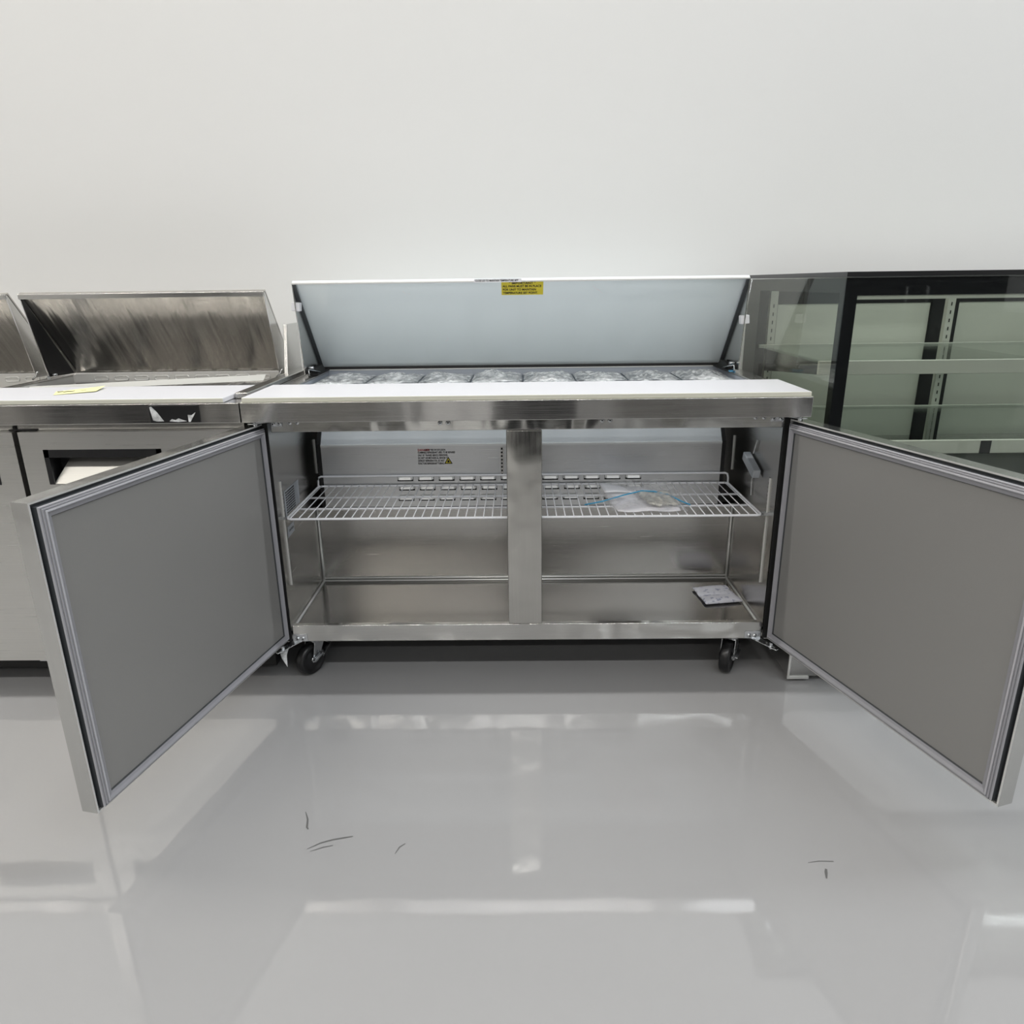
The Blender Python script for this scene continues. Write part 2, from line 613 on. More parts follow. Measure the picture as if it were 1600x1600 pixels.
# pilasters (slotted shelf standards)
def pilaster(x, y, z0, z1, sg):
    bb = B()
    bb.box(min(x, x + sg * .004), max(x, x + sg * .004), y - .005, y - .001, z0, z1, 0)
    bb.box(min(x, x + sg * .002), max(x, x + sg * .002), y - .001, y + .009, z0, z1, 1)
    z = z0 + .01
    while z < z1 - .008:
        bb.box(min(x, x + sg * .003), max(x, x + sg * .003), y, y + .005, z, z + .006, 2)
        z += .0125
    bb.make('shelf_standard', ['bright', 'liner', 'dark'], T)


pilaster(IL, .070, .29, .62, 1)
pilaster(IL, .455, .545, .665, 1)
pilaster(IR, .075, .285, .615, -1)
pilaster(IR, .455, .545, .665, -1)
b = B()
b.box(-.078, -.068, yc - .004, yc, .545, .645, 0)
for k in range(8):
    b.box(-.076, -.071, yc - .0055, yc - .004, .55 + k * .0125, .556 + k * .0125, 1)
b.make('shelf_standard', ['liner', 'dark'], T)

# stickers on the left wall
lx = IL + .0005
b = B()
b.slab([(lx, .092, .582), (lx, .236, .582), (lx, .230, .508), (lx, .086, .506)], -.0006)
b.make('information_label', 'sticker', T)
for k in range(9):
    text('label_lettering', 'MODEL NO. SERIAL REFRIGERANT CHARGE VOLTS', .007, (lx + .0003, .100, .578 - k * .0078), (0, 1, 0), (0, 0, 1), 'ink', T, squeeze=.55)
b = B()
b.slab([(lx, .090, .470), (lx, .150, .470), (lx, .150, .440), (lx, .085, .437)], -.0006)
b.make('information_label', 'sticker', T)
text('label_lettering', 'CAUTION', .010, (lx + .0003, .098, .460), (0, 1, 0), (0, 0, 1), 'ink', T)

# temperature sensor box under film on the right wall
b = B()
a0, a1 = Vector((IR - .004, .262, .640)), Vector((IR - .004, .150, .606))
d = (a1 - a0).normalized()
n = Vector((0, -d.z, d.y))
q = lambda c, h, k: [c + n * h, c - n * h, c - n * h + Vector((-k, 0, 0)), c + n * h + Vector((-k, 0, 0))]
b.hexa(q(a0, .014, .024), q(a1, .014, .024))
sb = b.make('temperature_sensor', 'sticker', T, bevel=.004, seg=3)
b = B()
b.tube([(IR - .006, .225, .655), (IR - .005, .205, .70)], .0022)
b.make('sensor_clip', 'film', sb)
b = B()
b.tube([(IR - .004, .215, .600), (IR - .004, .225, .565), (IR - .004, .22, .52)], .0018)
b.make('sensor_clip', 'film', sb)

# screws and hinges
scr = B().lathe([(.0001, -.0035), (.0028, -.0038), (.0058, -.0030), (.0066, -.0008), (.0066, 0)], (0, 0, 0), (0, 1, 0), 0, 14)
scr.lathe([(.0001, -.0043), (.0022, -.0043), (.0026, -.0036)], (0, 0, 0), (0, 1, 0), 1, 6)
s0 = scr.make('screw', ['zinc', 'ink'], T)
pos = [(-.697, .805), (-.679, .806), (-.652, .808), (-.631, .808), (-.233, .803), (-.211, .803), (.215, .805), (.237, .805),
       (.638, .809), (.661, .809), (.686, .806), (.707, .806), (-.696, .142), (-.680, .142), (.678, .142), (.694, .142)]
for i, (x, z) in enumerate(pos):
    s = s0 if i == 0 else s0.copy()
    if i: COL.objects.link(s)
    s.location = Vector((x, -.0032 if (z < .2 or abs(x) > .67) else 0, z)) - T.location
b = B()
for sx, x0, x1 in ((-1, -.7115, -.667), (1, .664, .7115)):
    b = B()
    b.box(x0, x1, -.003, 0, .1325, .156)
    e = x0 if sx < 0 else x1
    b.hexa([(e, 0, .1335), (e + .03 * -sx, 0, .1335), (e + .03 * -sx, -.003, .1335), (e, -.003, .1335)],
           [(e + .0365 * sx, -.060, .1265), (e + .028 * sx, -.066, .1265), (e + .028 * sx, -.066, .1235), (e + .0365 * sx, -.060, .1235)])
    b.tube([(e + .02 * sx, -.042, .118), (e + .02 * sx, -.042, .138)], .005)
    b.make('hinge', 'zinc', T, bevel=.0008)
    b = B()
    x0, x1 = (-.7035, -.672) if sx < 0 else (.679, .7145)
    b.box(x0, x1, -.003, 0, .797, .815)
    e = x0 if sx < 0 else x1
    b.hexa([(e, 0, .815), (e - .018 * sx, 0, .815), (e - .018 * sx, 0, .812), (e, 0, .812)],
           [(e + .046 * sx, -.050, .815), (e + .030 * sx, -.054, .815), (e + .030 * sx, -.054, .812), (e + .046 * sx, -.050, .812)])
    b.tube([(e + .028 * sx, -.042, .806), (e + .028 * sx, -.042, .824)], .0055)
    b.make('hinge', 'zinc', T, bevel=.0008)

# worktop
ZC = .8725
YF = -.057
OPX, OPY0, OPY1 = .712, .215, .690
b = B()
b.box(XL, XR, YF, -.045, .818, ZC - .002)
b.box(XL, XR, YF, OPY0, ZC - .006, ZC)
b.box(XL, -OPX, OPY0, OPY1, ZC - .006, ZC)
b.box(OPX, XR, OPY0, OPY1, ZC - .006, ZC)
b.box(XL, XR, OPY1, .76, .826, ZC)
b.box(XL, XL + .012, -.045, OPY1, .8265, ZC - .006)
b.box(XR - .012, XR, -.045, OPY1, .8265, ZC - .006)
wt = b.make('worktop', 'steel_front', T, bevel=.002)
b = B()     # pan well
b.box(-OPX - .008, -OPX, OPY0 - .008, OPY1 + .008, .740, ZC - .0065)
b.box(OPX, OPX + .008, OPY0 - .008, OPY1 + .008, .740, ZC - .0065)
b.box(-OPX, OPX, OPY0 - .008, OPY0, .740, ZC - .0065)
b.box(-OPX, OPX, OPY1 - .0015, OPY1 - .0002, .790, ZC - .0005)
b.box(-OPX, OPX, .449, .457, .836, .850)
b.make('pan_well', 'well', T)
b = B()
b.box(-OPX, OPX, OPY1 - .004, OPY1 + .004, ZC, ZC + .003)
b.make('well_edge', 'bright', T)
b = B()
b.slab([(.700, .50, ZC + .0005), (.722, .505, ZC + .0005), (.728, .53, ZC + .0005), (.704, .525, ZC + .0005)], .004)
tag(b.make('tape_scrap', 'bluetape', T, bevel=.001), 'crumpled blue tape')

# casters (front pair visible)
def caster(x, y, ang):
    c = bpy.data.objects.new('caster', None)
    COL.objects.link(c)
    c.parent = T
    c.location = Vector((x, y, 0)) - T.location
    c.rotation_euler.z = ang
    # wheel rolls along local x, axle along local y, offset -x
    ox = -.024
    bb = B().lathe([(.010, -.016), (.018, -.013), (.036, -.013), (.040, -.016), (.047, -.015), (.0505, -.010), (.0505, .010), (.047, .015), (.040, .016), (.036, .013), (.018, .013), (.010, .016)],
                   (ox, 0, .0505), (0, 1, 0), 0, 40)
    bb.lathe([(.0001, -.024), (.008, -.024), (.008, .024), (.0001, .024)], (ox, 0, .0505), (0, 1, 0), 1, 12)
    bb.make('wheel', ['black', 'zinc'], c, wpos=False)
    bb = B()
    bb.box(-.035, .035, -.030, .030, .126, .1298)
    bb.lathe([(.026, .108), (.028, .112), (.028, .126)], (0, 0, 0), (0, 0, 1), 0, 20)
    for s in (-1, 1):
        bb.hexa([(-.020, s * .019, .108), (.022, s * .019, .108), (.022, s * .022, .108), (-.020, s * .022, .108)],
                [(ox - .010, s * .019, .044), (ox + .012, s * .019, .044), (ox + .012, s * .022, .044), (ox - .010, s * .022, .044)])
    bb.box(-.022, .024, -.022, .022, .106, .110)
    bb.make('fork', 'zinc', c, wpos=False, bevel=.001)
    bb = B()
    bb.hexa([(.010, -.026, .060), (.010, .026, .060), (.006, .026, .050), (.006, -.026, .050)],
            [(.044, -.018, .078), (.044, .018, .078), (.046, .018, .074), (.046, -.018, .074)])
    bb.slab([(.044, -.018, .078), (.044, .018, .078), (.070, .016, .076), (.070, -.016, .076)], -.002)
    bb.hexa([(ox - .012, -.034, .058), (ox + .024, -.034, .072), (ox + .024, -.024, .072), (ox - .012, -.024, .058)],
            [(ox - .010, -.034, .052), (ox + .026, -.034, .064), (ox + .026, -.024, .064), (ox - .010, -.024, .052)])
    bb.make('brake_lever', 'zinc', c, wpos=False, bevel=.001)
    return c


caster(-.666, .062, math.radians(58))
caster(.642, .058, math.radians(60))
caster(-.662, .66, math.radians(90))
caster(.645, .66, math.radians(70))

# doors
def door(px, py, phi, s, lab):
    u = Vector((s * math.sin(phi), -math.cos(phi), 0))
    n = Vector((s * math.cos(phi), math.sin(phi), 0))
    W_ = lambda a, h, z: Vector((px, py, z)) + u * a + n * h
    w_, z0, z1 = .702, .167, .772
    g = .033

    def frame(bb, o0, h0, o1, h1, mi):
        """ring of quads between two rectangles, o = outset from the panel, h = depth outward"""
        A = [W_(-o0, h0, z0 - o0), W_(w_ + o0, h0, z0 - o0), W_(w_ + o0, h0, z1 + o0), W_(-o0, h0, z1 + o0)]
        C = [W_(-o1, h1, z0 - o1), W_(w_ + o1, h1, z0 - o1), W_(w_ + o1, h1, z1 + o1), W_(-o1, h1, z1 + o1)]
        for i in range(4):
            bb.face([A[i], A[(i + 1) % 4], C[(i + 1) % 4], C[i]], mi)
    bb = B()
    # skin: tray open towards the cabinet
    ta, tb = .0075, .0455
    frame(bb, g, ta, g, tb, 0)
    frame(bb, g, ta, g - .004, ta, 1)
    bb.face([W_(-g, tb, z0 - g), W_(w_ + g, tb, z0 - g), W_(w_ + g, tb, z1 + g), W_(-g, tb, z1 + g)], 0)
    frame(bb, g - .004, ta, g - .004, ta + .006, 1)
    dr = bb.make('cabinet_door', ['steel_wrap', 'bright'], T)
    if lab: dr['label'] = lab
    bb = B()
    prof = [(g - .004, ta + .006, 2), (g - .010, ta + .006, 2), (g - .0105, .001, 2), (g - .0108, -.003, 1), (g - .013, -.004, 0),
            (g - .0134, -.001, 2), (g - .0142, -.001, 2), (g - .0146, -.006, 1), (g - .0175, -.0065, 0), (g - .0178, -.004, 2), (g - .0184, -.004, 2),
            (g - .0190, -.0085, 1), (g - .022, -.0090, 1), (.006, -.0055, 0), (.0, -.0035, 0), (-.0012, .0005, 2), (-.003, .0005, 2)]
    for (o0, h0, _), (o1, h1, mi) in zip(prof, prof[1:]):
        frame(bb, o0, h0, o1, h1, mi)
    bb.make('gasket', ['gasket', 'gasket_light', 'groove'], dr)
    bb = B()
    bb.face([W_(.002, 0, z0 + .002), W_(w_ - .002, 0, z0 + .002), W_(w_ - .002, 0, z1 - .002), W_(.002, 0, z1 - .002)])
    frame(bb, -.002, 0, .003, .012, 0)
    bb.make('inner_panel', 'panel', dr)
    return dr, W_


dL, WL = door(-.7272, -.0335, .2157, -1, None)
dR, WR = door(.7342, -.0415, .3011, 1, None)

# torn film under the left door hinge
b = B()
p0 = Vector((-.735, -.04, .126))
pts = [p0, p0 + Vector((.018, .01, .002)), p0 + Vector((.012, 0, -.02)), p0 + Vector((.014, -.01, -.055)), p0 + Vector((-.002, -.004, -.03)), p0 + Vector((-.008, 0, -.012))]
b.face(pts)
tag(b.make('film_remnant', 'film', T), 'torn clear film')


# lid
def lid(parent, x0, x1, yb_, zb_, yf, zf, yt, zt, mats, lip=.010, lipm=1):
    """yb,zb rear bottom; yf,zf front bottom of the side flange; yt,zt top edge"""
    bb = B()
    t = .009
    dirv = Vector((0, yt - yb_, zt - zb_)).normalized()
    nb = Vector((0, dirv.z, -dirv.y))      # pointing to the back
    if nb.y < 0: nb = -nb
    P = lambda x, y, z: Vector((x, y, z))
    a, c = P(x0, yb_, zb_), P(x1, yb_, zb_)
    d_, e = P(x1, yt, zt), P(x0, yt, zt)
    bb.hexa([a, c, d_, e], [v + nb * t for v in (a, c, d_, e)], 0)
    l = bb.make('lid', mats, parent)
    for xa, xb in ((x0, x0 + .003), (x1 - .003, x1)):
        bb = B()
        bb.prism_x([(yb_, zb_), (yf, zf), (yt - .006, zt - .004), (yt + .004, zt)], xa, xb)
        bb.make('side_flange', mats[1], l)
    bb = B()
    bb.hexa([P(x0 + .002, yt - .012, zt - lip), P(x1 - .002, yt - .012, zt - lip), P(x1 - .002, yt - .012, zt), P(x0 + .002, yt - .012, zt)],
            [P(x0 + .002, yt + .014, zt - lip), P(x1 - .002, yt + .014, zt - lip), P(x1 - .002, yt + .014, zt + .004), P(x0 + .002, yt + .014, zt + .004)])
    bb.make('front_lip', mats[2], l, bevel=.002)
    return l


LX0, LX1 = -.744, .7300
ml = lid(T, LX0, LX1, .7115, .876, .495, .880, .457, 1.179, ['lidfilm', 'steel', 'bright'], lip=.006)
# dark seam between panel and flange, hinge bracket, clips, cord
b = B()
b.hexa([(LX0 + .003, .700, .880), (LX0 + .012, .700, .880), (LX0 + .012, .446, 1.172), (LX0 + .003, .446, 1.172)],
       [(LX0 + .003, .706, .880), (LX0 + .012, .706, .880), (LX0 + .012, .452, 1.176), (LX0 + .003, .452, 1.176)])
b.make('corner_seal', 'groove', ml)
b = B()
b.hexa([(LX1 - .012, .700, .880), (LX1 - .003, .700, .880), (LX1 - .003, .446, 1.172), (LX1 - .012, .446, 1.172)],
       [(LX1 - .012, .706, .880), (LX1 - .003, .706, .880), (LX1 - .003, .452, 1.176), (LX1 - .012, .452, 1.176)])
b.make('corner_seal', 'groove', ml)
b = B()
b.box(LX0 + .01, LX1 - .01, .693, .706, .8755, .884, 0)
b.make('hinge_rail', 'blackmat', ml)
for x, y, z, r_ in ((LX0, .483, 1.104, .10), (LX1 + .002, .490, 1.046, -.10)):
    b = B()
    b.box(-.014, .014, -.016, .012, -.014, .014)
    c_ = b.make('plastic_clip', 'white', ml, bevel=.003, seg=3)
    q_ = Vector((0, 0, 0))
    c_.location = Vector((x, y, z)) - T.location - ml.location
    c_.rotation_euler = (.0, r_, 0)
b = B()
b.tube([(LX1 + .006, .455, 1.174), (LX1 + .001, .474, 1.05), (LX1 + .004, .50, .98), (LX1 - .002, .52, .878)], .0011, 0, 6)
b.make('lid_cord', 'zinc', ml)
for sx, xx in ((1, LX0 + .002), (-1, LX1 - .002)):
    b = B()
    b.box(min(xx, xx + sx * .035), max(xx, xx + sx * .035), .53, .69, .874, .878, 0)
    b.tube([(xx + sx * .012, .50, .876), (xx + sx * .013, .50, .896), (xx + sx * .022, .53, .890), (xx + sx * .03, .57, .880)], .003, 1, 8)
    b.tube([(xx + sx * .004, .53, .90), (xx + sx * .022, .53, .90)], .005, 1, 10)
    b.hexa([(xx + sx * .005, .55, .878), (xx + sx * .03, .55, .878), (xx + sx * .03, .66, .878), (xx + sx * .005, .66, .878)],
           [(xx + sx * .005, .56, .895), (xx + sx * .02, .56, .895), (xx + sx * .02, .65, .900), (xx + sx * .005, .65, .900)], 0)
    b.make('lid_hinge', ['blackmat', 'zinc'], ml)
# scratches in the film of the lid
dl = Vector((0, .457 - .7115, 1.179 - .876))
def lidpt(x, t, off=.0012):
    return Vector((x, .7115, .876)) + dl * t + Vector((0, -dl.z, dl.y)).normalized() * off
for (x, t_, dx, dt) in ((-.39, .90, .010, -.03), (-.375, .885, .006, -.02), (-.405, .36, .006, -.03), (-.265, .35, .003, .03), (-.272, .34, .010, .0), (.075, .50, .002, .02), (.23, .93, .02, -.05), (.245, .90, .02, -.05), (-.30, .66, .004, 0), (-.17, .66, .001, .02)):
    b = B()
    a_, c_ = lidpt(x, t_), lidpt(x + dx, t_ + dt)
    dd = (c_ - a_).normalized().cross(Vector((0, -.77, -.64))) * .0012
    b.face([a_ - dd, a_ + dd, c_ + dd * .4, c_ - dd * .4])
    b.make('film_crease', 'white', ml)
# labels
lu = dl.normalized()
ub = Vector((1, 0, 0))
b = B()
A_ = lambda x, t: lidpt(x, t, .0008)
b.face([A_(-.068, .848), A_(.068, .848), A_(.068, .995), A_(-.068, .995)])
lb = b.make('warning_label', 'yellow', ml)
o_ = lidpt(0, .978, .0010)
text('label_lettering', '" IMPORTANT "', .0118, lidpt(0, .984, .0010), ub, lu, 'ink', lb, 'CENTER', 1.05, bold=.0002)
for k, s_ in enumerate(('ALL PANS MUST BE IN PLACE', 'FOR UNIT TO MAINTAIN', 'TEMPERATURE SET POINT.')):
    text('label_lettering', s_, .0118, lidpt(-.064, .953 - k * .0345, .0010), ub, lu, 'ink', lb, 'LEFT', .82, bold=.0002)
b = B()
b.box(-.155, -.003, .4433, .4447, 1.1725, 1.1835)
lb2 = b.make('closing_label', 'white', ml)
text('label_lettering', 'CLOSE LID TO MAINTAIN TEMPERATURE 38\u00b0F', .0080, (-.151, .4432, 1.1815), (1, 0, 0), (0, 0, 1), 'ink', lb2, 'LEFT', .84, bold=.0002)

# ------------------------------------------------------------------ cutting board on the main table
def board(name, x0, x1, label):
    bb = B()
    bb.box(x0, x1, -.054, .204, ZC + .0005, ZC + .0135, 0)
    o = bb.make(name, ['board', 'board_edge'], None, bevel=.0025)
    for pl in o.data.polygons:
        if pl.normal.y < -.9: pl.material_index = 1
    return tag(o, label, 'cutting board')


board('cutting_board', -.757, .763, 'long white cutting board along the front of the open-doored prep table')
b = B()
b.box(-.762, .767, -.0565, -.02, ZC, ZC + .0004)
b.make('board_lip', 'board_edge', wt)

# ------------------------------------------------------------------ pans in the well with crinkled film
def pan_mesh(wx, wy, depth):
    bb = B()
    t = .0012
    r = .010
    def ring(x, y, z): return [(-x, -y, z), (x, -y, z), (x, y, z), (-x, y, z)]
    levels = [(wx / 2, wy / 2, 0), (wx / 2 - r, wy / 2 - r, 0), (wx / 2 - r - .003, wy / 2 - r - .003, -.004), (wx / 2 - r - .010, wy / 2 - r - .010, -depth)]
    rg = [ring(*l) for l in levels]
    for A, C in zip(rg, rg[1:]):
        for i in range(4):
            bb.face([A[i], A[(i + 1) % 4], C[(i + 1) % 4], C[i]])
    bb.face(rg[-1])
    return bb


def film_mesh(wx, wy, seed, hh=.018):
    rnd = random.Random(seed)
    bb = B()
    nx, ny = 16, 14
    ph = [rnd.uniform(0, 6) for _ in range(6)]
    vs = []
    for j in range(ny + 1):
        row = []
        for i in range(nx + 1):
            u_, v_ = i / nx, j / ny
            dome = (math.sin(PI * u_) * math.sin(PI * v_)) ** .5 if 0 < u_ < 1 and 0 < v_ < 1 else 0
            z = .004 + dome * hh * (.55 + .35 * math.sin(5 * u_ + ph[0]) * math.cos(4 * v_ + ph[1])) + dome * rnd.uniform(-.004, .006)
            row.append(bb.bm.verts.new(((u_ - .5) * (wx - .004) + rnd.uniform(-.002, .002), (v_ - .5) * (wy - .004), z)))
        vs.append(row)
    for j in range(ny):
        for i in range(nx):
            bb.bm.faces.new([vs[j][i], vs[j][i + 1], vs[j + 1][i + 1], vs[j + 1][i]])
    return bb


pw = .1765
cols = ['leftmost', 'second from the left', 'third from the left', 'fourth from the left', 'fifth from the left', 'sixth from the left', 'seventh from the left', 'rightmost']
k = 0
pan0 = None
for row, (yy, rn) in enumerate(((.572, 'rear row'), (.334, 'front row'))):
    for c in range(8):
        x = (c - 3.5) * (pw + .0005)
        lab = 'film-wrapped food pan, %s in the %s of the open table' % (cols[c], rn)
        z = .851
        if pan0 is None:
            P0 = empty('food_pan', (x, yy, z), lab, 'food pan', 'film-wrapped pans in the open well')
            pan_mesh(pw - .002, .226, .085).make('pan_body', 'pan', P0, wpos=False)
            pan0 = P0
            P_ = P0
        else:
            P_ = pan0.copy()
            COL.objects.link(P_)
            P_.location = (x, yy, z)
            P_['label'] = lab
            for ch in [q_ for q_ in pan0.children if q_.name.startswith('pan_body')]:
                cc = ch.copy()
                COL.objects.link(cc)
                cc.parent = P_
        f_ = film_mesh(pw - .002, .226, 40 + k, [.020, .016, .018, .024, .028, .018, .014, .024][c] * (.8 if row else 1.15)).make('wrapping_film', 'film', P_, wpos=False)
        k += 1

# ------------------------------------------------------------------ shelves
def shelf(x0, x1, label):
    y0, y1, z = .026, .383, .5165
    S = empty('wire_shelf', ((x0 + x1) / 2, (y0 + y1) / 2, z - .006), label, 'wire shelf', None)
    bb = B()
    r = .0036
    c = .014
    bb.tube([(x0 + c, y0, z), (x1 - c, y0, z), (x1 - .004, y0 + .004, z), (x1, y0 + c, z), (x1, y1 - c, z), (x1 - .004, y1 - .004, z), (x1 - c, y1, z),
             (x0 + c, y1, z), (x0 + .004, y1 - .004, z), (x0, y1 - c, z), (x0, y0 + c, z), (x0 + .004, y0 + .004, z)], r, 0, 8, True)
    bb.make('frame', 'wire', S)
    bb = B()
    for yy_ in (y0 + .105, y0 + .225):
        bb.tube([(x0, yy_, z - .002), (x1, yy_, z - .002)], .0034, 0, 8)
    bb.make('cross_bar', 'wire', S)
    bb = B()
    nn = 27
    for i in range(nn):
        xx = x0 + .012 + (x1 - x0 - .024) * i / (nn - 1)
        bb.tube([(xx, y0 + .002, z + .0035), (xx, y1 - .002, z + .0035)], .0017, 0, 6)
    bb.make('wire_grid', 'wire', S)
    bb = B()
    bb.tube([(x0, y1 - .004, z), (x0, y1, z + .020), (x0 + .003, y1, z + .031), (x0 + .011, y1, z + .0345), (x1 - .011, y1, z + .0345), (x1 - .003, y1, z + .031), (x1, y1, z + .020), (x1, y1 - .004, z)], .0034, 0, 8)
    bb.make('rear_guard', 'wire', S)
    return S


shelf(-.700, -.006, 'white wire shelf inside the open table, left half, empty')
shelf(.004, .690, 'white wire shelf inside the open table, right half, holding a bag of papers')
b = B()
for sx, xw in ((-1, IL), (1, IR)):
    for yy_ in (.070,):
        b.box(min(xw, xw - sx * .022), max(xw, xw - sx * .022), yy_ - .008, yy_ + .008, .503, .5115)
b.box(-.03, .03, .024, .036, .503, .5125)
b.box(-.03, .03, .372, .392, .503, .5125)
b.make('shelf_clip', 'zinc', T)

# document pouch on the right shelf
zs = .5225
D = empty('document_pouch', (.36, .19, zs), 'clear bag of white sheets with blue zip, on the right wire shelf', 'plastic bag')
def sheet(name, quad, th, mat, nx=12, ny=10, amp=.004, seed=1, par=D):
    rnd = random.Random(seed)
    bb = B()
    q4 = [Vector(v) for v in quad]
    ph = [rnd.uniform(0, 6) for _ in range(4)]
    vs = []
    for j in range(ny + 1):
        for i in range(nx + 1):
            u_, v_ = i / nx, j / ny
            p_ = (q4[0] * (1 - u_) + q4[1] * u_) * (1 - v_) + (q4[3] * (1 - u_) + q4[2] * u_) * v_
            p_.z += amp * (1 + math.sin(4 * u_ + ph[0]) * math.sin(5 * v_ + ph[1])) * .5 + amp * .3 * (1 + math.sin(11 * u_ + ph[2] + 5 * v_))
            vs.append(bb.bm.verts.new(p_))
    for j in range(ny):
        for i in range(nx):
            a_ = j * (nx + 1) + i
            f = bb.bm.faces.new([vs[a_], vs[a_ + 1], vs[a_ + nx + 2], vs[a_ + nx + 1]])
            f.smooth = True
    o = bb.make(name, mat, par)
    sd = o.modifiers.new('thickness', 'SOLIDIFY')
    sd.thickness = th
    sd.offset = 1
    return o


# quad order: front-left, front-right, back-right, back-left
sheet('manual_sheets', [(.272, .030, zs + .002), (.455, .030, zs + .002), (.452, .262, zs + .003), (.248, .318, zs + .003)], .003, 'paper', amp=.006, seed=3)
sheet('plastic_sleeve', [(.255, .016, zs + .001), (.478, .028, zs + .001), (.470, .352, zs + .001), (.236, .336, zs + .001)], .0004, 'filmsoft', amp=.0175, seed=5)
b = B()
b.tube([(.182, .112, zs + .004), (.235, .118, zs + .012), (.30, .135, zs + .026), (.36, .158, zs + .033), (.40, .160, zs + .030), (.44, .145, zs + .024), (.475, .122, zs + .010), (.50, .105, zs + .003)], .0022, 0, 8)
b.make('zip_strip', 'blue', D)
sheet('parts_packet', [(.365, .050, zs + .014), (.455, .050, zs + .012), (.440, .160, zs + .020), (.345, .170, zs + .020)], .006, 'packetfilm', nx=8, ny=8, amp=.008, seed=9)

# moisture sachet on the cabinet floor
b = B()
nx, ny = 10, 10
q4 = [Vector((.590, .172, .1585)), Vector((.715, .192, .1585)), Vector((.695, .325, .1585)), Vector((.575, .305, .1585))]
top, bot = [], []
for j in range(ny + 1):
    for i in range(nx + 1):
        u_, v_ = i / nx, j / ny
        p_ = (q4[0] * (1 - u_) + q4[1] * u_) * (1 - v_) + (q4[3] * (1 - u_) + q4[2] * u_) * v_
        h_ = (math.sin(PI * u_) * math.sin(PI * v_)) ** .35 if 0 < u_ < 1 and 0 < v_ < 1 else 0
        top.append(b.bm.verts.new(p_ + Vector((0, 0, .006 + h_ * .011 + .002 * math.sin(9 * v_)))))
        bot.append(b.bm.verts.new(p_ + Vector((0, 0, .0055 - .005 * h_))))
for A_2, fl_ in ((top, 0), (bot, 1)):
    for j in range(ny):
        for i in range(nx):
            a_ = j * (nx + 1) + i
            f = b.bm.faces.new([A_2[a_], A_2[a_ + 1], A_2[a_ + nx + 2], A_2[a_ + nx + 1]])
            f.smooth = True
bmesh.ops.remove_doubles(b.bm, verts=b.bm.verts, dist=.0007)
o = b.make('desiccant_sachet', 'sachet')
tag(o, 'small printed white moisture-absorber sachet in the rear right corner of the cabinet floor', 'sachet')

# ------------------------------------------------------------------ left prep table (doors closed)
AX1, AX0 = -.7655, -2.600
A = empty('prep_table', (-1.68, .35, 0), 'closed stainless prep table at left, two hoods raised, white board on top', 'prep table')
b = B()
b.box(AX0, AX1, 0, .72, .104, .818)
b.make('cabinet_shell', 'steel', A)
b = B()
b.box(AX0 + .01, AX1 - .01, .006, .05, .045, .104)
b.make('underframe', 'blackmat', A)
b = B()
b.box(AX0 + .002, AX1 - .002, -.030, 0, .800, .818)
b.make('shadow_gap_channel', 'liner', A)
b = B()
b.box(AX0, AX1, YF, -.045, .8185, ZC - .002)
b.box(AX0, AX1, YF, .215, ZC - .006, ZC)
b.box(AX0, -2.53, .215, .66, ZC - .006, ZC)
b.box(-.815, AX1, .215, .66, ZC - .006, ZC)
b.box(-1.66, -1.64, .215, .66, ZC - .006, ZC)
b.box(AX0, AX1, .66, .76, .8185, ZC)
awt = b.make('worktop', 'steel_front', A, bevel=.002)
b = B()
b.box(-.803, AX1 - .001, .02, .70, ZC + .0005, ZC + .0165, 0)
b.make('side_trim', 'steel', A, bevel=.003)
for x0, x1 in ((-2.53, -1.66), (-1.64, -.815)):
    b = B()
    b.box(x0 - .006, x0, .209, .666, .740, ZC - .0065)
    b.box(x1, x1 + .006, .209, .666, .740, ZC - .0065)
    b.box(x0, x1, .209, .215, .740, ZC - .0065)
    b.box(x0, x1, .6585, .6598, .825, ZC - .0005)
    b.box(x0, x1, .44, .448, .836, .842)
    for i in range(int((x1 - x0 - .04) / .074)):
        xx = x1 - .055 - i * .074
        ring = []
        for k in range(16):
            t_ = 2 * PI * k / 16
            ring.append((xx + (.018 if math.cos(t_) > 0 else -.018) + .0075 * math.cos(t_), .6575, .857 + .0075 * math.sin(t_)))
        b.tube(ring, .0024, 1, 6, True)
    b.make('pan_well', ['well_light', 'bright'], A)
# open steel pans in the visible well
kk = 0
names_ = ['rightmost', 'second from the right', 'third from the right', 'fourth from the right']
for row, (yy, rn) in enumerate(((.548, 'rear row'), (.326, 'front row'))):
    for c in range(4):
        x = -.815 - .104 - c * .2045
        if kk == 0:
            Q0 = pan_mesh(.200, .208, .085).make('food_pan', 'steel')
            Q = Q0
        else:
            Q = Q0.copy()
            COL.objects.link(Q)
        Q.location = (x, yy, .843)
        tag(Q, 'bare steel food pan in the left table, %s of the %s' % (names_[c], rn), 'food pan', 'bare pans in the left table well')
        kk += 1

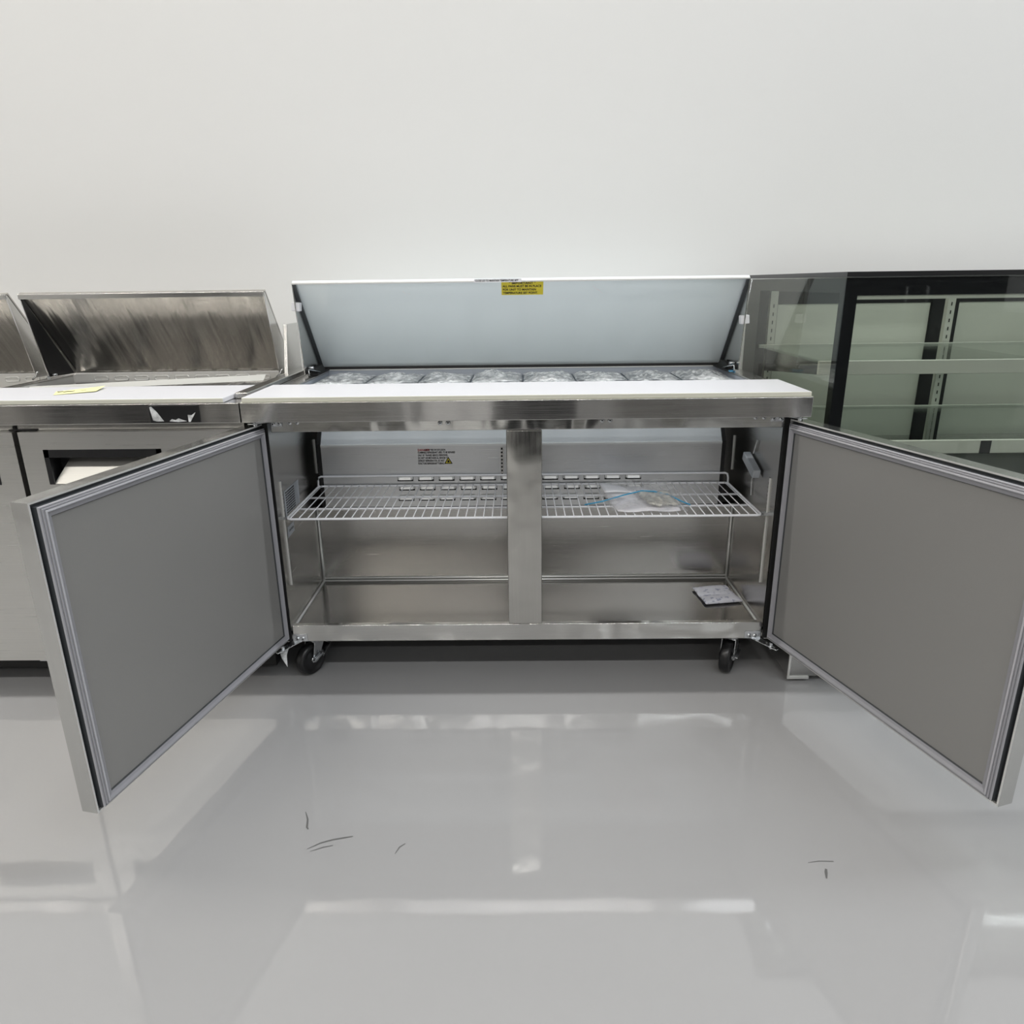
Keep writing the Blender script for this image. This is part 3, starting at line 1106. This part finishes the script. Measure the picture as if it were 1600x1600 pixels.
# doors of the left table
def closed_door(x0, x1, hand):
    # front plane at YF; recessed pocket handle near the top, on the side given by hand
    z0, z1 = .104, .799
    hx0, hx1 = (x0 + .060, x0 + .385) if hand < 0 else (x1 - .385, x1 - .060)
    hz0, hz1 = .652, .750
    yb2 = -.012
    bb = B()
    bb.box(x0, hx0, YF, -.002, z0, z1)
    bb.box(hx1, x1, YF, -.002, z0, z1)
    bb.box(hx0, hx1, YF, -.002, hz1, z1)
    bb.box(hx0, hx1, YF, -.002, z0, hz0)
    o = bb.make('cabinet_door', 'steel_door', A)
    bb = B()
    e_ = .014
    bb.box(hx0, hx1, yb2, -.004, hz0, hz1, 0)
    bb.box(hx0, hx0 + e_, YF - .001, yb2, hz0, hz1, 0)
    bb.box(hx1 - e_, hx1, YF - .001, yb2, hz0, hz1, 0)
    bb.box(hx0, hx1, YF - .001, yb2, hz1 - .022, hz1, 0)
    # sloping steel scoop
    bb.hexa([(hx0 + .012, YF + .001, hz0 + .001), (hx1 - .012, YF + .001, hz0 + .001), (hx1 - .045, yb2 - .001, hz1 - .030), (hx0 + .045, yb2 - .001, hz1 - .030)],
            [(hx0 + .012, YF + .004, hz0 + .001), (hx1 - .012, YF + .004, hz0 + .001), (hx1 - .045, yb2 + .001, hz1 - .032), (hx0 + .045, yb2 + .001, hz1 - .032)], 1)
    bb.make('recessed_handle', ['black', 'scoop'], o)
    return o


closed_door(-1.378, -.772, -1)
closed_door(-1.990, -1.393, 1)
closed_door(-2.598, -2.004, -1)
B().box(-1.3925, -1.3785, -.02, -.001, .11, .79).make('door_gap_seal', 'blackmat', A)
B().box(-2.0035, -1.9905, -.02, -.001, .11, .79).make('door_gap_seal', 'blackmat', A)
b = B()
b.box(-1.415, -1.34, -.036, -.002, .7995, .803)
b.tube([(-1.40, -.03, .80), (-1.40, -.03, .812)], .006)
b.make('hinge', 'blackmat', A)
b = B()
b.box(-1.47, -1.39, -.050, -.006, .0975, .1035)
b.tube([(-1.40, -.04, .085), (-1.40, -.04, .104)], .004)
b.make('hinge', 'zinc', A)
# controller
b = B()
b.box(-1.008, -.872, YF - .0035, YF + .001, .8215, .8695, 0)
dsp = b.make('control_display', 'black', A, bevel=.002)
b = B()
yy = YF - .0045
b.slab([(-1.004, yy, .864), (-.999, yy, .866), (-.985, yy, .850), (-.970, yy, .826), (-.990, yy, .826), (-.999, yy, .829)], .0008)
b.make('peeling_film', 'film', dsp)
b = B()
b.slab([(-.903, yy, .824), (-.898, yy, .824), (-.881, yy, .850), (-.893, yy, .842), (-.903, yy, .843)], .0008)
b.make('peeling_film', 'film', dsp)
b = B()
b.slab([(-.955, yy, .826), (-.948, yy, .832), (-.938, yy, .829), (-.930, yy, .834), (-.918, yy, .829), (-.908, yy, .826), (-.93, yy, .824)], .0008)
b.make('peeling_film', 'film', dsp)
# casters of the left table (mostly hidden)
for x, y in ((-.86, .12), (-2.50, .12), (-.86, .62), (-2.50, .62)):
    bb = B()
    bb.lathe([(.006, -.014), (.030, -.014), (.036, -.009), (.036, .009), (.030, .014), (.006, .014)], (x, y, .0362), (0, 1, 0), 0, 24)
    bb.box(x - .02, x + .02, y - .02, y - .015, .036, .103, 1)
    bb.box(x - .02, x + .02, y + .015, y + .02, .036, .103, 1)
    bb.make('caster', ['black', 'zinc'], A)

# hoods of the left table
for x0, x1 in ((-1.632, -.832), (-2.478, -1.672)):
    l = lid(A, x0, x1, .664, .877, .510, .880, .447, 1.154, ['steel_dark', 'steel', 'steel'], lip=.016)
    b = B()
    b.prism_x([(.652, .8775), (.515, .8815), (.449, 1.140), (.454, 1.143)], x0 + .0035, x0 + .005)
    b.make('inner_cheek', 'black', l)
    b = B()
    b.box(x0 - .002, x0 + .001, .505, .52, .873, .885)
    b.tube([(x0 + .006, .520, .888), (x0 + .024, .520, .888)], .004)
    b.make('lid_hinge', 'zinc', l)
    b = B()
    b.tube([(x1 - .01, .50, .874), (x1 + .004, .50, .886), (x1 + .010, .50, .898), (x1 + .015, .50, .900)], .003)
    b.make('lid_hinge', 'zinc', l)
# upright bracket panel between hood and right edge
b = B()
b.hexa([(-.806, .470, ZC + .001), (-.793, .470, ZC + .001), (-.793, .640, ZC + .001), (-.806, .640, ZC + .001)],
       [(-.806, .516, 1.046), (-.793, .516, 1.046), (-.793, .640, 1.046), (-.806, .640, 1.046)])
b.make('hood_bracket', 'steel', A, bevel=.002)

board('cutting_board', -2.590, -.806, 'long white cutting board on the closed left table, a yellow note lying on it')

# loose strip leaning over the left well
b = B()
b.hexa([(-1.50, .206, .874), (-1.50, .209, .8735), (-1.50, .214, .887), (-1.50, .211, .888)],
       [(-.850, .390, .8755), (-.850, .393, .875), (-.850, .424, .891), (-.850, .421, .892)])
tag(b.make('plastic_strip', 'strip', bevel=.001), 'narrow off-white strip lying slanted across the left table pans', 'strip')
# sticky note
b = B()
zn = ZC + .0142
vs = [(-1.345, .110), (-1.276, .035), (-1.238, .096), (-1.310, .17)]
b.slab([(-1.350, .100, zn), (-1.315, .030, zn), (-1.225, .085, zn + .002), (-1.245, .170, zn + .006), (-1.30, .135, zn + .001)], .0004)
nt_ = b.make('sticky_note', 'note')
tag(nt_, 'pale yellow handwritten paper note on the left cutting board', 'paper note')
b = B()
z2 = zn + .002
for pts in ([(-1.332, .080), (-1.326, .070), (-1.318, .080), (-1.310, .072), (-1.302, .084), (-1.296, .078), (-1.288, .088)], [(-1.276, .098), (-1.268, .094), (-1.262, .100)]):
    b.tube([(x, y, z2 + .001) for x, y in pts], .0009, 0, 5)
b.make('handwriting', 'ink', nt_)

# ------------------------------------------------------------------ glass display case on the right
K0, K1 = .820, 2.060
KF, KB, KT = -.050, .775, 1.186
K = empty('display_case', (1.44, .36, 0), 'black-framed glass refrigerated display case with empty shelves, right of the open table', 'display case')
b = B()
b.box(.795, K1, -.030, KB, .018, .50, 0)
b.box(.795, .801, -.034, -.030, .018, .50, 1)
b.box(.795, .86, -.034, -.030, .010, .018, 1)
b.make('base_cabinet', ['steel', 'bright'], K)
b = B()
for x in (.90, 1.95):
    for y in (.10, .70):
        b.tube([(x, y, 0), (x, y, .018)], .02, 0, 12)
b.make('foot', 'blackmat', K)
b = B()
b.box(K0 + .006, K1 - .006, .0, KB - .01, .50, .56)
b.make('deck', 'black', K)
b = B()
for q_ in ((K0 - .002, K1, KF - .002, .03), (K0 - .002, K1, KB - .06, KB), (K0 - .002, K0 + .05, .03, KB - .06), (K1 - .05, K1, .03, KB - .06)):
    b.box(*q_, KT - .012, KT)
tp = b.make('top_panel', 'black', K)
B().box(K0 + .05, K1 - .05, .03, KB - .06, KT - .010, KT - .004).make('top_light_pane', 'glass', tp)  # unseen pane, added so ceiling light floods the case
# front glass: clear pane with black border behind it
b = B()
b.box(K0, K1, KF, KF + .006, .50, KT - .013)
fg = b.make('front_glass', 'glass', K)
b = B()
y0_, y1_ = KF + .0065, KF + .008
b.box(K0 + .001, K1, y0_, y1_, 1.128, KT - .014)
b.box(K0 + .001, K0 + .034, y0_, y1_, .56, 1.128)
b.box(K1 - .034, K1, y0_, y1_, .56, 1.128)
b.box(K0 + .001, K1, y0_, y1_, .50, .56)
b.make('glass_border', 'blackglass', fg)
# side glass
for sx, X in ((0, K0), (1, K1)):
    b = B()
    x0, x1 = (X, X + .005) if sx == 0 else (X - .005, X)
    b.box(x0, x1, KF + .012, KB, .50, KT - .013)
    sg = b.make('side_glass', 'glass_side', K)
    b = B()
    x0, x1 = (X + .0055, X + .007) if sx == 0 else (X - .007, X - .0055)
    b.box(x0, x1, KF + .012, -.002, .50, KT - .014)
    b.box(x0, x1, .636, KB - .004, .50, KT - .014)
    b.box(x0, x1, -.002, .636, 1.134, KT - .014)
    b.box(x0, x1, -.002, .636, .50, .56)
    b.make('glass_border', 'blackglass', sg)
b = B()
b.box(K0 + .006, K1 - .006, KF + .010, KF + .022, 1.118, 1.129)
b.make('light_rail', 'pale', K)
# rear sliding doors
for (x0, x1, y) in ((K0 + .02, 1.56, .735), (1.50, K1 - .02, .750)):
    b = B()
    f_ = .085
    b.box(x0, x1, y, y + .012, 1.085, 1.135)
    b.box(x0, x1, y, y + .012, .56, .60)
    b.box(x0, x0 + f_, y, y + .012, .60, 1.085)
    b.box(x1 - f_, x1, y, y + .012, .60, 1.085)
    rd = b.make('sliding_door', 'black', K)
    B().box(x0 + f_, x1 - f_, y + .004, y + .008, .60, 1.085).make('door_glass', 'glass_rear', rd)
# posts
for x in (K0 + .05, 1.49):
    b = B()
    b.box(x, x + .026, .655, .675, .56, 1.135, 0)
    for k in range(18):
        b.box(x + .011, x + .015, .6545, .655, .60 + k * .028, .612 + k * .028, 1)
    b.make('shelf_post', ['pale', 'dark'], K)
# shelves
for si, (zsh, yf, lab) in enumerate(((.944, .095, 'upper'), (.722, .060, 'lower'))):
    S = bpy.data.objects.new('display_shelf', None)
    COL.objects.link(S)
    S.parent = K
    S.location = (0, 0, zsh - K.location.z)
    B().box(K0 + .012, K1 - .012, yf + .002, .648, zsh, zsh + .005).make('shelf_glass', 'shelfglass', S)
    o1 = B().box(K0 + .010, K1 - .010, yf - .010, yf + .002, zsh - .033, zsh + .006).make('front_rail', 'pale', S, bevel=.002)
    B().box(K0 + .020, K1 - .010, .640, .650, zsh - .004, zsh + .007).make('rear_rail', 'pale', S)
    if si == 0:
        bb = B()
        for xx in (K0 + .05, 1.50):
            bb.prism_x([(.655, zsh - .002), (.655, zsh - .085), (.20, zsh - .045), (.15, zsh - .030), (.15, zsh - .002)], xx, xx + .004)
        bb.make('shelf_bracket', 'steel', S)
    else:
        B().box(1.300, 1.330, yf - .0115, yf - .0095, zsh - .033, zsh + .004).make('price_clip', 'black', S)
        bb = B()
        bb.box(1.22, 1.42, .18, .40, .575, .590)
        bb.box(1.20, 1.44, .14, .44, .562, .572)
        bb.make('deck_grille', 'black', K)

# ------------------------------------------------------------------ unseen refrigerators across the aisle, added for the steel to reflect
def upright(x, wd, h, body, dmat, label, n=2, y=-2.85):
    E = empty('reflection_refrigerator', (x, y, 0), label, 'refrigerator', 'refrigerators added across the aisle for reflections')
    bb = B()
    bb.box(x - wd / 2, x + wd / 2, y - .75, y, .12, h)
    for sx in (-1, 1):
        for yy_ in (-.68, -.06):
            bb.tube([(x + sx * (wd / 2 - .06), y + yy_, 0), (x + sx * (wd / 2 - .06), y + yy_, .12)], .03, 0, 10)
    bb.make('cabinet_shell', body, E)
    for i in range(n):
        x0 = x - wd / 2 + .02 + i * (wd - .04) / n
        x1 = x0 + (wd - .04) / n - .01
        d_ = B().box(x0, x1, y + .001, y + .05, .20, h - .15).make('cabinet_door', dmat, E, bevel=.006)
        hx = x1 - .06 if i % 2 == 0 else x0 + .06
        hz = h * .45
        B().tube([(hx, y + .052, hz), (hx, y + .085, hz + .02), (hx, y + .085, hz + .26), (hx, y + .052, hz + .28)], .011).make('handle', 'zinc', d_)


upright(-3.9, 1.4, .95, 'steel', 'steel_front', 'low two-door steel refrigerator added across the aisle for reflections, far left')
upright(-2.55, .75, 1.9, 'black', 'glossblack', 'tall black single-door refrigerator added across the aisle for reflections, left', 1)
upright(-1.45, 1.20, .95, 'black', 'steel', 'low two-door refrigerator with black cabinet added across the aisle for reflections')
upright(.12, .62, 1.9, 'black', 'glossblack', 'tall black single-door refrigerator added across the aisle for reflections, behind the viewer', 1)
upright(1.15, 1.15, .9, 'steel', 'steel_dark', 'low steel refrigerator added across the aisle for reflections, right of centre')
upright(2.45, 1.2, 1.9, 'black', 'glossblack', 'tall black two-door refrigerator added across the aisle for reflections, right')
upright(3.9, 1.4, .95, 'steel', 'steel_front', 'low two-door steel refrigerator added across the aisle for reflections, far right')
